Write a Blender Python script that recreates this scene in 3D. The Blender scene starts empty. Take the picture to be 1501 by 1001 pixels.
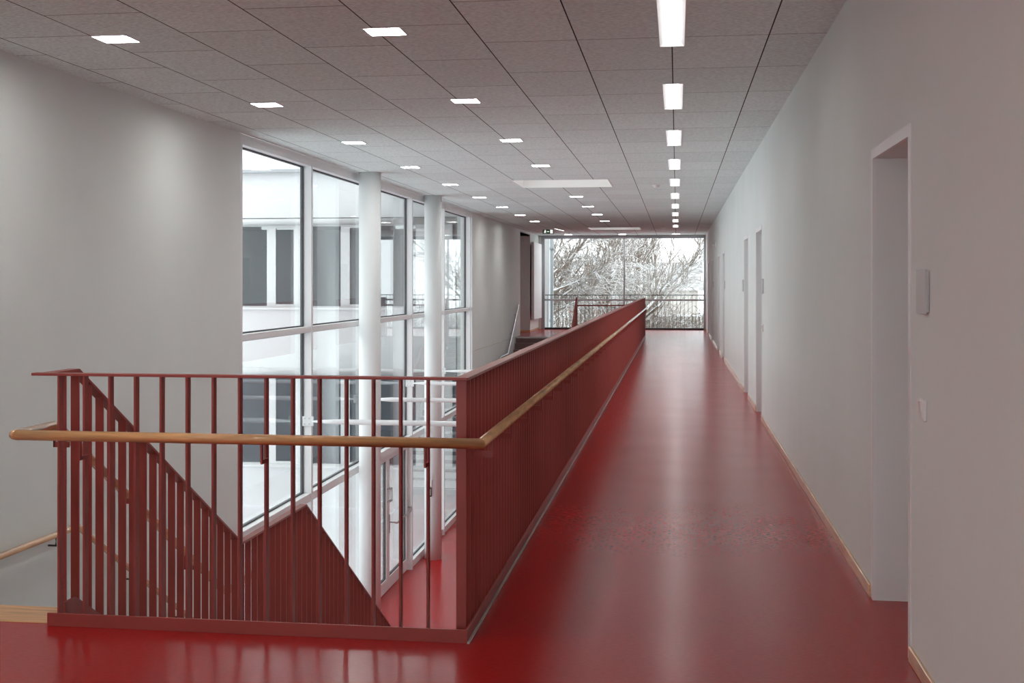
import bpy, math, random
from mathutils import Vector, Matrix
R = math.radians
COL = bpy.context.scene.collection
ORD = ['first', 'second', 'third', 'fourth', 'fifth', 'sixth', 'seventh', 'eighth', 'ninth', 'tenth', 'eleventh', 'twelfth']

# ------------------------------------------------------------------ materials
def new_mat(name):
    m = bpy.data.materials.new(name)
    m.use_nodes = True
    nt = m.node_tree
    nt.nodes.clear()
    out = nt.nodes.new('ShaderNodeOutputMaterial')
    return m, nt, out

def N(nt, kind, **kw):
    n = nt.nodes.new(kind)
    for k, v in kw.items():
        setattr(n, k, v)
    return n

def pbr(name, col, rough=0.5, metal=0.0, spec=0.5, var=0.0, scale=20.0, stretch=(1, 1, 1), bump=0.0, coat=0.0):
    """principled material with noise-driven colour variation and optional bump, in world position"""
    m, nt, out = new_mat(name)
    b = N(nt, 'ShaderNodeBsdfPrincipled')
    nt.links.new(b.outputs[0], out.inputs[0])
    b.inputs['Base Color'].default_value = (*col, 1)
    b.inputs['Roughness'].default_value = rough
    b.inputs['Metallic'].default_value = metal
    b.inputs['Specular IOR Level'].default_value = spec
    if coat:
        b.inputs['Coat Weight'].default_value = coat
        b.inputs['Coat Roughness'].default_value = 0.12
        b.inputs['Coat IOR'].default_value = 1.85
    if var or bump:
        g = N(nt, 'ShaderNodeNewGeometry')
        mp = N(nt, 'ShaderNodeMapping')
        mp.inputs['Scale'].default_value = stretch
        nt.links.new(g.outputs['Position'], mp.inputs[0])
        nz = N(nt, 'ShaderNodeTexNoise')
        nz.inputs['Scale'].default_value = scale
        nz.inputs['Detail'].default_value = 4
        nt.links.new(mp.outputs[0], nz.inputs['Vector'])
        if var:
            cr = N(nt, 'ShaderNodeValToRGB')
            cr.color_ramp.elements[0].position = 0.3
            cr.color_ramp.elements[1].position = 0.7
            cr.color_ramp.elements[0].color = (*[c * (1 - var) for c in col], 1)
            cr.color_ramp.elements[1].color = (*[min(1, c * (1 + var)) for c in col], 1)
            nt.links.new(nz.outputs[0], cr.inputs[0])
            nt.links.new(cr.outputs[0], b.inputs['Base Color'])
        if bump:
            bp = N(nt, 'ShaderNodeBump')
            bp.inputs['Strength'].default_value = bump
            bp.inputs['Distance'].default_value = 0.01
            nt.links.new(nz.outputs[0], bp.inputs['Height'])
            nt.links.new(bp.outputs[0], b.inputs['Normal'])
    return m

def emit(name, col, s):
    m, nt, out = new_mat(name)
    e = N(nt, 'ShaderNodeEmission')
    e.inputs[0].default_value = (*col, 1)
    e.inputs[1].default_value = s
    nt.links.new(e.outputs[0], out.inputs[0])
    return m

def glass_mat(name, tint=(0.93, 0.96, 0.955), ior=1.52, rough=0.0):
    m, nt, out = new_mat(name)
    g = N(nt, 'ShaderNodeNewGeometry')
    mx = N(nt, 'ShaderNodeMix')
    mx.inputs[2].default_value = ior
    mx.inputs[3].default_value = 1.0 / ior
    nt.links.new(g.outputs['Backfacing'], mx.inputs[0])
    fr = N(nt, 'ShaderNodeFresnel')
    nt.links.new(mx.outputs[0], fr.inputs[0])
    t = N(nt, 'ShaderNodeBsdfTransparent')
    t.inputs[0].default_value = (*tint, 1)
    gl = N(nt, 'ShaderNodeBsdfGlossy')
    gl.inputs['Roughness'].default_value = rough
    ms = N(nt, 'ShaderNodeMixShader')
    nt.links.new(fr.outputs[0], ms.inputs[0])
    nt.links.new(t.outputs[0], ms.inputs[1])
    nt.links.new(gl.outputs[0], ms.inputs[2])
    nt.links.new(ms.outputs[0], out.inputs[0])
    return m

def snow_on(name, bark, thr=0.25, soft=0.25, var=0.4):
    """bark with snow lying on the faces that look up"""
    m, nt, out = new_mat(name)
    b = N(nt, 'ShaderNodeBsdfPrincipled')
    b.inputs['Roughness'].default_value = 0.9
    b.inputs['Specular IOR Level'].default_value = 0.1
    nt.links.new(b.outputs[0], out.inputs[0])
    g = N(nt, 'ShaderNodeNewGeometry')
    s = N(nt, 'ShaderNodeSeparateXYZ')
    nt.links.new(g.outputs['True Normal'], s.inputs[0])
    nz = N(nt, 'ShaderNodeTexNoise')
    nz.inputs['Scale'].default_value = 3.0
    nt.links.new(g.outputs['Position'], nz.inputs['Vector'])
    ad = N(nt, 'ShaderNodeMath', operation='MULTIPLY_ADD')
    nt.links.new(nz.outputs[0], ad.inputs[0])
    ad.inputs[1].default_value = var * 2
    ad.inputs[2].default_value = -var
    a2 = N(nt, 'ShaderNodeMath', operation='ADD')
    nt.links.new(ad.outputs[0], a2.inputs[0])
    nt.links.new(s.outputs[2], a2.inputs[1])
    mr = N(nt, 'ShaderNodeMapRange')
    mr.inputs['From Min'].default_value = thr
    mr.inputs['From Max'].default_value = thr + soft
    nt.links.new(a2.outputs[0], mr.inputs[0])
    mx = N(nt, 'ShaderNodeMix', data_type='RGBA')
    mx.inputs[6].default_value = (*bark, 1)
    mx.inputs[7].default_value = (0.86, 0.88, 0.9, 1)
    nt.links.new(mr.outputs[0], mx.inputs[0])
    nt.links.new(mx.outputs[2], b.inputs['Base Color'])
    return m

def ceiling_mat():
    """wood-wool boards 0.6 x 1.2 m with open joints, fine fibre grain"""
    m, nt, out = new_mat('woodwool_boards')
    b = N(nt, 'ShaderNodeBsdfPrincipled')
    b.inputs['Roughness'].default_value = 0.95
    b.inputs['Specular IOR Level'].default_value = 0.1
    nt.links.new(b.outputs[0], out.inputs[0])
    g = N(nt, 'ShaderNodeNewGeometry')
    s = N(nt, 'ShaderNodeSeparateXYZ')
    nt.links.new(g.outputs['Position'], s.inputs[0])
    def math_(op, a, bb=None, c=None):
        n = N(nt, 'ShaderNodeMath', operation=op)
        for i, v in enumerate((a, bb, c)):
            if v is None:
                continue
            if isinstance(v, (int, float)):
                n.inputs[i].default_value = v
            else:
                nt.links.new(v, n.inputs[i])
        return n.outputs[0]
    u = math_('MULTIPLY_ADD', s.outputs[0], 1 / 0.6, 0.03 / 0.6 + 100)
    col = math_('FLOOR', u)
    fu = math_('FRACT', u)
    du = math_('ABSOLUTE', math_('SUBTRACT', math_('FRACT', math_('ADD', u, 0.5)), 0.5))
    jx = math_('LESS_THAN', du, 0.0042 / 0.6)
    par = math_('MODULO', col, 2.0)
    left = math_('LESS_THAN', s.outputs[0], -0.62)
    v = math_('MULTIPLY_ADD', s.outputs[1], 1 / 1.2, -8.15 / 1.2 + 100)
    v = math_('ADD', v, math_('MULTIPLY', math_('MULTIPLY', par, left), 0.5))
    dv = math_('ABSOLUTE', math_('SUBTRACT', math_('FRACT', math_('ADD', v, 0.5)), 0.5))
    jy = math_('LESS_THAN', dv, 0.0048 / 1.2)
    j = math_('MAXIMUM', jx, math_('MULTIPLY', jy, 0.8))
    # every board a slightly different tone
    cv = N(nt, 'ShaderNodeCombineXYZ')
    nt.links.new(col, cv.inputs[0])
    nt.links.new(math_('FLOOR', v), cv.inputs[1])
    wn = N(nt, 'ShaderNodeTexWhiteNoise')
    nt.links.new(cv.outputs[0], wn.inputs[0])
    mp = N(nt, 'ShaderNodeMapping')
    mp.inputs['Scale'].default_value = (35, 130, 35)
    nt.links.new(g.outputs['Position'], mp.inputs[0])
    nz = N(nt, 'ShaderNodeTexNoise')
    nz.inputs['Scale'].default_value = 1.0
    nz.inputs['Detail'].default_value = 3
    nt.links.new(mp.outputs[0], nz.inputs['Vector'])
    t = math_('MULTIPLY_ADD', nz.outputs[0], 1.1, 0.43)
    t = math_('MULTIPLY', t, math_('MULTIPLY_ADD', wn.outputs[0], 0.07, 0.965))
    base = N(nt, 'ShaderNodeMix', data_type='RGBA', blend_type='MULTIPLY')
    base.inputs[0].default_value = 1
    base.inputs[6].default_value = (0.80, 0.90, 0.895, 1)
    cc = N(nt, 'ShaderNodeCombineColor')
    for i in range(3):
        nt.links.new(t, cc.inputs[i])
    nt.links.new(cc.outputs[0], base.inputs[7])
    mx = N(nt, 'ShaderNodeMix', data_type='RGBA')
    nt.links.new(j, mx.inputs[0])
    nt.links.new(base.outputs[2], mx.inputs[6])
    mx.inputs[7].default_value = (0.05, 0.05, 0.05, 1)
    nt.links.new(mx.outputs[2], b.inputs['Base Color'])
    bp = N(nt, 'ShaderNodeBump')
    bp.inputs['Strength'].default_value = 0.25
    bp.inputs['Distance'].default_value = 0.004
    nt.links.new(nz.outputs[0], bp.inputs['Height'])
    nt.links.new(bp.outputs[0], b.inputs['Normal'])
    return m

def lino_mat(name, col):
    """marbled linoleum: flecks stretched across the corridor"""
    m, nt, out = new_mat(name)
    b = N(nt, 'ShaderNodeBsdfPrincipled')
    b.inputs['Roughness'].default_value = 0.27
    b.inputs['Specular IOR Level'].default_value = 0.27
    nt.links.new(b.outputs[0], out.inputs[0])
    g = N(nt, 'ShaderNodeNewGeometry')
    def noise(sc, st, det):
        mp = N(nt, 'ShaderNodeMapping')
        mp.inputs['Scale'].default_value = st
        nt.links.new(g.outputs['Position'], mp.inputs[0])
        nz = N(nt, 'ShaderNodeTexNoise')
        nz.inputs['Scale'].default_value = sc
        nz.inputs['Detail'].default_value = det
        nt.links.new(mp.outputs[0], nz.inputs['Vector'])
        return nz.outputs[0]
    a = noise(34, (1, 5, 1), 2)
    cr = N(nt, 'ShaderNodeValToRGB')
    e = cr.color_ramp.elements
    e[0].position, e[1].position = 0.32, 0.7
    e[0].color = (col[0] * 0.88, col[1] * 0.8, col[2] * 0.8, 1)
    e[1].color = (col[0] * 1.12, col[1] * 1.5, col[2] * 1.5, 1)
    nt.links.new(a, cr.inputs[0])
    nt.links.new(cr.outputs[0], b.inputs['Base Color'])
    r = noise(1.6, (1, 1, 1), 3)
    mr = N(nt, 'ShaderNodeMapRange')
    mr.inputs['To Min'].default_value = 0.19
    mr.inputs['To Max'].default_value = 0.26
    nt.links.new(r, mr.inputs[0])
    nt.links.new(mr.outputs[0], b.inputs['Roughness'])
    return m

M = {
    'wall': pbr('white_wall_paint', (0.76, 0.80, 0.785), 0.9, spec=0.15, var=0.02, scale=1.2, bump=0.03),
    'ceil': ceiling_mat(),
    'lino': lino_mat('red_linoleum', (0.375, 0.009, 0.009)),
    'red': pbr('red_painted_steel', (0.31, 0.053, 0.043), 0.42, var=0.05, scale=6),
    'oak': pbr('oak', (0.70, 0.41, 0.19), 0.33, var=0.28, scale=14, stretch=(1, 0.25, 3), coat=0.9),
    'oakx': pbr('oak_lengthwise', (0.66, 0.36, 0.15), 0.4, var=0.28, scale=14, stretch=(0.25, 3, 3), coat=0.2),
    'white': pbr('white_lacquered_metal', (0.80, 0.81, 0.82), 0.4, var=0.01, scale=3),
    'column': pbr('white_column_paint', (0.78, 0.80, 0.80), 0.7, spec=0.3, var=0.01, scale=3),
    'bough': snow_on('bough_thick_with_snow', (0.22, 0.17, 0.135), -0.35, 0.4, 0.3),
    'gasket': pbr('dark_rubber_gasket', (0.05, 0.055, 0.06), 0.6, var=0.1, scale=9),
    'plaster': pbr('white_render', (0.80, 0.81, 0.82), 0.9, spec=0.1, var=0.04, scale=0.6, bump=0.05),
    'roofmetal': pbr('grey_sheet_metal', (0.42, 0.44, 0.46), 0.45, metal=0.4, var=0.05, scale=5),
    'grey': pbr('grey_aluminium', (0.40, 0.43, 0.455), 0.45, var=0.04, scale=6),
    'dark': pbr('black_metal', (0.02, 0.02, 0.022), 0.45, var=0.1, scale=8),
    'steel': pbr('brushed_steel', (0.58, 0.58, 0.58), 0.3, metal=1.0, var=0.04, scale=30),
    'plastic': pbr('white_plastic', (0.82, 0.82, 0.80), 0.35, var=0.01, scale=5),
    'signface': pbr('matt_grey_sign', (0.60, 0.61, 0.60), 0.5, var=0.02, scale=7),
    'snow': pbr('snow', (0.88, 0.9, 0.93), 0.9, spec=0.1, var=0.03, scale=0.8, bump=0.3),
    'concrete': pbr('pale_concrete', (0.55, 0.54, 0.52), 0.85, var=0.08, scale=4, bump=0.05),
    'wingint': pbr('dim_room_paint', (0.55, 0.57, 0.60), 0.9, var=0.03, scale=2),
    'brick': pbr('brick_wall', (0.42, 0.22, 0.17), 0.9, var=0.2, scale=8),
    'housewall': pbr('cream_house_wall', (0.55, 0.53, 0.49), 0.9, var=0.06, scale=2),
    'slate': snow_on('slate_with_snow', (0.26, 0.25, 0.25), 0.8, 0.5, 0.35),
    'bark': snow_on('bark_with_snow', (0.22, 0.17, 0.135), 0.05, 0.4, 0.35),
    'twig': snow_on('twigs_with_snow', (0.25, 0.205, 0.17), 0.25, 0.5, 0.45),
    'glass': glass_mat('window_glass'),
    'wglass': glass_mat('wing_window_glass', (0.72, 0.76, 0.79)),
    'lamp': emit('ceiling_lamp_diffuser', (1.0, 0.985, 0.955), 32.0),
    'striplamp': emit('strip_lamp_diffuser', (1.0, 0.985, 0.96), 2.4),
    'dome': None,
    'green': pbr('exit_sign_green', (0.03, 0.19, 0.07), 0.4, var=0.02, scale=20),
    'exitwhite': emit('lit_exit_pictogram', (0.9, 1.0, 0.9), 0.55),
}
def dome_mat():
    m, nt, out = new_mat('opal_rooflight_dome')
    a = N(nt, 'ShaderNodeBsdfTranslucent')
    a.inputs[0].default_value = (0.9, 0.9, 0.9, 1)
    d = N(nt, 'ShaderNodeBsdfDiffuse')
    d.inputs[0].default_value = (0.7, 0.7, 0.7, 1)
    ms = N(nt, 'ShaderNodeMixShader')
    ms.inputs[0].default_value = 0.1
    nt.links.new(a.outputs[0], ms.inputs[1])
    nt.links.new(d.outputs[0], ms.inputs[2])
    nt.links.new(ms.outputs[0], out.inputs[0])
    return m
M['dome'] = dome_mat()

# ------------------------------------------------------------------ mesh builder
class MB:
    def __init__(s):
        s.v, s.f, s.sm = [], [], []
    def add(s, vs, fs, smooth=False):
        o = len(s.v)
        s.v += [tuple(p) for p in vs]
        for f in fs:
            s.f.append(tuple(o + i for i in f))
            s.sm.append(smooth)
        return s
    def box(s, x0, x1, y0, y1, z0, z1):
        x0, x1 = min(x0, x1), max(x0, x1); y0, y1 = min(y0, y1), max(y0, y1); z0, z1 = min(z0, z1), max(z0, z1)
        vs = [(x, y, z) for z in (z0, z1) for y in (y0, y1) for x in (x0, x1)]
        return s.add(vs, [(0, 2, 3, 1), (4, 5, 7, 6), (0, 1, 5, 4), (1, 3, 7, 5), (3, 2, 6, 7), (2, 0, 4, 6)])
    def bbox(s, x0, x1, y0, y1, z0, z1, c=0.003):
        """box with chamfered edges"""
        vs, idx = [], {}
        X, Y, Z = (x0, x1), (y0, y1), (z0, z1)
        for i in (0, 1):
            for j in (0, 1):
                for k in (0, 1):
                    sx, sy, sz = (1, -1)[i], (1, -1)[j], (1, -1)[k]
                    p = (X[i], Y[j], Z[k])
                    idx[i, j, k, 0] = len(vs); vs.append((p[0], p[1] + sy * c, p[2] + sz * c))
                    idx[i, j, k, 1] = len(vs); vs.append((p[0] + sx * c, p[1], p[2] + sz * c))
                    idx[i, j, k, 2] = len(vs); vs.append((p[0] + sx * c, p[1] + sy * c, p[2]))
        fs = []
        cyc = ((0, 0), (1, 0), (1, 1), (0, 1))
        for i in (0, 1):
            q = [idx[i, a, b, 0] for a, b in cyc]; fs.append(q if i else q[::-1])
            q = [idx[a, i, b, 1] for a, b in cyc]; fs.append(q[::-1] if i else q)
            q = [idx[a, b, i, 2] for a, b in cyc]; fs.append(q if i else q[::-1])
        for a in (0, 1):
            for b in (0, 1):
                q = [idx[a, b, 0, 0], idx[a, b, 1, 0], idx[a, b, 1, 1], idx[a, b, 0, 1]]; fs.append(q if a != b else q[::-1])
                q = [idx[a, 0, b, 0], idx[a, 0, b, 2], idx[a, 1, b, 2], idx[a, 1, b, 0]]; fs.append(q if a == b else q[::-1])
                q = [idx[0, a, b, 1], idx[0, a, b, 2], idx[1, a, b, 2], idx[1, a, b, 1]]; fs.append(q[::-1] if a == b else q)
                for k in (0, 1):
                    q = [idx[a, b, k, 0], idx[a, b, k, 1], idx[a, b, k, 2]]
                    fs.append(q if (a + b + k) % 2 else q[::-1])
        return s.add(vs, fs)
    def prism(s, poly, axis, a, b):
        """extrude a 2-D polygon along an axis; poly in the other two axes, in order"""
        def P(p, t):
            return {'x': (t, p[0], p[1]), 'y': (p[0], t, p[1]), 'z': (p[0], p[1], t)}[axis]
        n = len(poly)
        vs = [P(p, a) for p in poly] + [P(p, b) for p in poly]
        fs = [tuple(range(n))[::-1], tuple(range(n, 2 * n))]
        fs += [(i, (i + 1) % n, n + (i + 1) % n, n + i) for i in range(n)]
        return s.add(vs, fs)
    def tube(s, pts, r, n=10, caps=True, smooth=True):
        pts = [Vector(p) for p in pts]
        rs = r if isinstance(r, (list, tuple)) else [r] * len(pts)
        vs, fs = [], []
        up = None
        for i, p in enumerate(pts):
            d = (pts[min(i + 1, len(pts) - 1)] - pts[max(i - 1, 0)]).normalized()
            if i and i < len(pts) - 1:
                d1 = (p - pts[i - 1]).normalized(); d2 = (pts[i + 1] - p).normalized()
                d = (d1 + d2).normalized()
                k = 1 / max(0.5, math.sqrt((1 + d1.dot(d2)) / 2))
            else:
                k = 1
            ref = Vector((0, 0, 1)) if abs(d.z) < 0.9 else Vector((1, 0, 0))
            a = d.cross(ref).normalized(); b = a.cross(d).normalized()
            # widen in the plane of the bend so mitres keep their thickness
            if k > 1.001:
                w = (d1 - d2).normalized()
            for j in range(n):
                t = 2 * math.pi * j / n
                o = (a * math.cos(t) + b * math.sin(t)) * rs[i]
                if k > 1.001:
                    o += w * o.dot(w) * (k - 1)
                vs.append(p + o)
        for i in range(len(pts) - 1):
            for j in range(n):
                fs.append((i * n + j, i * n + (j + 1) % n, (i + 1) * n + (j + 1) % n, (i + 1) * n + j))
        s.add(vs, fs, smooth)
        if caps:
            o = len(s.v) - len(vs)
            s.f.append(tuple(o + j for j in range(n))[::-1]); s.sm.append(False)
            s.f.append(tuple(o + (len(pts) - 1) * n + j for j in range(n))); s.sm.append(False)
        return s
    def cyl(s, x, y, z0, z1, r, n=48):
        return s.tube([(x, y, z0), (x, y, z1)], r, n)
    def build(s, name, mat, parent=None, origin=None, bevel=0):
        me = bpy.data.meshes.new(name)
        o = Vector(origin) if origin else Vector((0, 0, 0))
        me.from_pydata([Vector(p) - o for p in s.v], [], s.f)
        me.polygons.foreach_set('use_smooth', s.sm)
        me.materials.append(mat if not isinstance(mat, str) else M[mat])
        me.update()
        ob = bpy.data.objects.new(name, me)
        COL.objects.link(ob)
        ob.location = o
        if parent is not None:
            ob.parent = parent
            ob.matrix_parent_inverse = Matrix.Translation(parent.location).inverted()
        if bevel:
            b = ob.modifiers.new('edge', 'BEVEL'); b.width = bevel; b.segments = 2
        return ob

def tag(o, label=None, cat=None, group=None, kind=None):
    if label: o['label'] = label
    if cat: o['category'] = cat
    if group: o['group'] = group
    if kind: o['kind'] = kind
    return o

def empty(name, loc, label=None, cat=None, group=None, kind=None):
    o = bpy.data.objects.new(name, None)
    o.empty_display_size = 0.1
    COL.objects.link(o)
    o.location = loc
    return tag(o, label, cat, group, kind)

def struct(mb, name, mat, **k):
    o = mb.build(name, mat, **k)
    if not k.get('parent'):
        o['kind'] = 'structure'
    return o

def copy_thing(root, loc, label):
    c = root.copy(); COL.objects.link(c); c.location = loc; c['label'] = label
    for ch in root.children:
        d = ch.copy(); COL.objects.link(d); d.parent = c
        d.matrix_parent_inverse = ch.matrix_parent_inverse.copy()
        for g in ch.children:
            e = g.copy(); COL.objects.link(e); e.parent = d
            e.matrix_parent_inverse = g.matrix_parent_inverse.copy()
    return c

# ------------------------------------------------------------------ key sizes (metres; camera foot is the origin, corridor runs along +Y)
H = 3.05                     # ceiling
LO = -3.38                   # lower floor
XR = 0.92                    # right corridor wall
XL = -4.45                   # left wall / inside of curtain wall
XG = -4.57                   # glass plane
YB = -3.5                    # back of the hall behind the camera
YE = 41.5                    # end window
Y0 = 5.42                    # near edge of the stair void
Y1 = 35.55                   # far edge of the stair void
XV = -0.93                   # right edge of the void
GY0, GY1 = 12.68, 27.85      # curtain wall extent
RO = 3.62                    # roof

# ------------------------------------------------------------------ floors
mb = MB()
mb.box(-4.45, 1.35, YB, Y0, -0.30, 0)
mb.box(XV, 1.35, Y0, Y1, -0.30, 0)
mb.box(-6.3, 1.35, Y1, YE + .2, -0.30, 0)
struct(mb, 'floor', 'lino')
mb = MB(); mb.box(-4.6, 1.35, 5.2, YE, LO - 0.3, LO)
struct(mb, 'floor_lower', 'lino')
# white render on the edges of the slabs round the void
mb = MB()
mb.box(XV - 0.012, XV, Y0, Y1, -0.3, -0.012)
mb.box(-2.74, XV, Y0, Y0 + 0.012, -0.3, -0.012)
mb.box(-2.74, XV, Y1 - 0.012, Y1, -0.3, -0.012)
mb.box(-4.45, XV, 5.1, Y0 - 0.01, LO, -0.30)
struct(mb, 'trim_1', 'wall')

# ------------------------------------------------------------------ right wall with seven door openings
doors = [(5.31, 6.27), (14.30, 15.26), (16.97, 17.95), (25.3, 26.26), (28.35, 29.31), (33.3, 34.26), (37.4, 38.36)]
DH = 2.10
mb = MB()
y = YB
for a, b in doors:
    mb.box(XR, XR + 0.28, y, a, -0.0, H)
    mb.box(XR, XR + 0.28, a, b, DH, H)
    y = b
mb.box(XR, XR + 0.28, y, YE + .2, 0, H)
mb.box(XR, XR + 0.28, YB, YE + .2, H, RO)
mb.box(XR, XR + 0.28, 5.2, YE + .2, LO, -0.3)
struct(mb, 'wall_right', 'wall')
mb = MB()
y = YB
for a, b in doors + [(YE, YE)]:
    mb.bbox(XR - 0.013, XR, y, a - (0.045 if a < YE else 0), 0, 0.062)
    y = b + 0.045
struct(mb, 'baseboard_right', 'oak')
for i, (a, b) in enumerate(doors):
    d = empty('door_%d' % (i + 1), (XR, (a + b) / 2, 0), kind='structure')
    f = MB()
    t = 0.004
    # white steel lining: flat architraves and the reveals behind them
    f.box(XR - t, XR + .012, a - 0.04, a + 0.012, 0, DH + 0.035)
    f.box(XR - t, XR + .012, b - 0.012, b + 0.04, 0, DH + 0.035)
    f.box(XR - t, XR + .012, a + 0.012, b - 0.012, DH - 0.012, DH + 0.035)
    f.build('frame', 'white', d)
    f = MB()
    f.box(XR + .012, XR + 0.26, a, a + 0.012, 0, DH)
    f.box(XR + .012, XR + 0.26, b - 0.012, b, 0, DH)
    f.box(XR + .012, XR + 0.26, a, b, DH - 0.012, DH)
    f.build('reveal', 'wall', d)
    f = MB(); f.bbox(XR + 0.225, XR + 0.265, a + 0.014, b - 0.014, 0.008, DH - 0.014)
    lf = f.build('leaf', 'white', d)
    f = MB()
    f.tube([(XR + 0.224, a + 0.09, 1.05), (XR + 0.18, a + 0.09, 1.05), (XR + 0.18, a + 0.21, 1.05)], 0.010, 10)
    f.cyl(XR + 0.222, a + 0.09, 1.03, 1.07, 0.004, 8)
    f.build('handle', 'steel', lf)

# ------------------------------------------------------------------ other walls
mb = MB()
mb.box(XL - 0.35, XL, YB, GY0, LO, RO)
struct(mb, 'wall_left', 'wall')
mb = MB()
mb.box(XL - 0.35, XL, GY1, 36.5, LO, RO)
mb.box(XL - 0.35, XL, 36.5, 39.0, LO, -0.3)
mb.box(XL - 0.35, XL, 39.0, YE + .2, LO, RO)
mb.box(-6.3, XL - 0.35, 39.0, 39.25, 0, RO)
mb.box(-6.3, -6.05, 36.3, 39.0, 0, RO)
mb.box(-6.3, XL - 0.35, 36.25, 36.5, 0, RO)
mb.box(XL - .35, XL, 36.5, 39.0, 2.95, RO)
struct(mb, 'wall_left_far', 'wall')
mb = MB(); mb.box(-4.8, 1.2, YB - 0.25, YB, 2.9, RO); mb.box(-4.8, 1.2, YB - .25, YB, LO, .05)
struct(mb, 'wall_back', 'wall')
w = empty('added_back_window', (-1.7, YB, 0), kind='structure')  # glazing added out of view, lets daylight onto camera-facing surfaces
m = MB()
for x in (-4.45, -2.67, -.92, .86):
    m.box(x, x + .06, YB - .1, YB, .05, 2.9)
m.box(-4.45, .92, YB - .1, YB, .05, .11); m.box(-4.45, .92, YB - .1, YB, 2.84, 2.9)
m.build('frame', 'white', w)
for x in (-4.39, -2.61, -.86):
    m = MB(); m.box(x, x + 1.72, YB - .06, YB - .04, .11, 2.84); m.build('glass_pane', 'glass', w)
mb = MB()
mb.box(-4.45, XR, YE - 0.02, YE + 0.2, 3.02, RO)
mb.box(-4.45, XR, YE - 0.0, YE + 0.2, LO, -0.3)
struct(mb, 'wall_end', 'wall')
mb = MB()
mb.bbox(XL, XL + 0.013, 28.0, 35.6, 0, 0.001, .0002)
mb.bbox(-6.0, XL - 0.0, 38.987, 39.0, 0, 0.062)
mb.bbox(XL, XL + 0.013, 39.0, YE, 0, 0.062)
struct(mb, 'baseboard_left', 'oak')

# ------------------------------------------------------------------ ceiling with cut-outs
sqA = [(-3.52, 7.68 + 3.03 * k) for k in range(9)]
sqB = [(-1.775, 7.70 + 3.035 * k) for k in range(9) if k != 4]
strips = [(-0.03, 10.05 + 3.055 * k) for k in range(-1, 9)]
ends = [(-3.42, 40.75), (-1.71, 40.75), (-0.03, 40.75)]
hatches = [(-2.46, -1.02, 19.15, 20.65), (-2.46, -1.02, 35.75, 37.25)]
cut = [(a - .02, b + .02, c - .02, d + .02) for a, b, c, d in hatches]
SQ, SW, SL = 0.122, 0.085, 1.47
back = [(-3.52, 7.68 - 3.03 * k) for k in (1, 2, 3)] + [(-1.775, 7.70 - 3.035 * k) for k in (1, 2, 3)]  # both rows extended out of view by added lights that brighten the foreground
holes = [(x - SQ, x + SQ, y - SQ, y + SQ) for x, y in sqA + sqB + ends + back]
holes += [(x - SW, x + SW, y, y + SL) for x, y in strips]
def sheet(x0, x1, y0, y1, hs, z, zt):
    m = MB()
    xs = sorted({x0, x1, *[h[0] for h in hs], *[h[1] for h in hs]})
    ys = sorted({y0, y1, *[h[2] for h in hs], *[h[3] for h in hs]})
    inside = lambda x, y: any(h[0] < x < h[1] and h[2] < y < h[3] for h in hs)
    for j in range(len(ys) - 1):
        run = None
        for i in range(len(xs)):
            solid = i < len(xs) - 1 and not inside((xs[i] + xs[i + 1]) / 2, (ys[j] + ys[j + 1]) / 2)
            if solid and run is None:
                run = xs[i]
            if not solid and run is not None:
                m.box(run, xs[i], ys[j], ys[j + 1], z, zt); run = None
    return m
struct(sheet(-4.45, XR, YB, YE, holes + cut, H, H + 0.03), 'ceiling', 'ceil')
mb = MB(); mb.box(-6.05, XL, 36.5, 39.0, 2.95, 2.98)
struct(mb, 'ceiling_recess', 'wall')
struct(sheet(-6.4, 1.3, YB - .3, YE + .25, cut, RO, RO + 0.3), 'roof', 'concrete')

# ------------------------------------------------------------------ lights
def square_light():
    e = empty('ceiling_light', (0, 0, H), None, 'ceiling light')
    m = MB()
    q, w = SQ, SQ - 0.012
    for a in ((-q, q, -q, -w), (-q, q, w, q), (-q, -w, -w, w), (w, q, -w, w)):
        m.box(a[0], a[1], a[2], a[3], H - 0.004, H + 0.03)
    m.build('frame', 'white', e)
    m = MB(); m.box(-w, w, -w, w, H + 0.006, H + 0.016)
    m.build('diffuser', 'lamp', e)
    m = MB(); m.box(-w, w, -w, w, H + 0.018, H + 0.09)
    m.build('housing', 'roofmetal', e)
    for c in e.children:
        c.matrix_parent_inverse = Matrix()
        c.location = (0, 0, -H)
    return e
proto = square_light()
first = True
def put_square(x, y, label, group):
    global first
    if first:
        proto.location = (x, y, H); proto['label'] = label; proto['group'] = group; first = False
    else:
        c = copy_thing(proto, (x, y, H), label); c['group'] = group
for k, (x, y) in enumerate(sqA):
    put_square(x, y, 'square ceiling light, %s from the front in the row nearest the glass wall' % ORD[k], 'square lights in the row beside the glass wall')
for k, (x, y) in enumerate(sqB):
    put_square(x, y, 'square ceiling light, %s from the front in the middle row of the ceiling' % ORD[k], 'square lights in the middle row')
for k in range(3):  # added lights, unseen, for the walls and floor close to the camera
    put_square(-3.52, 7.68 - 3.03 * (k + 1), 'added square ceiling light behind the camera, %s one back on the glass wall side' % ORD[k], 'added square lights behind the camera')
    put_square(-1.775, 7.70 - 3.035 * (k + 1), 'added square ceiling light behind the camera, %s one back on the corridor side' % ORD[k], 'added square lights behind the camera')
for k, (x, y) in enumerate(ends):
    put_square(x, y, 'square ceiling light just before the end window, ' + ('at its left end', 'above its middle', 'at its right end')[k], 'square lights along the end window')

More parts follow.
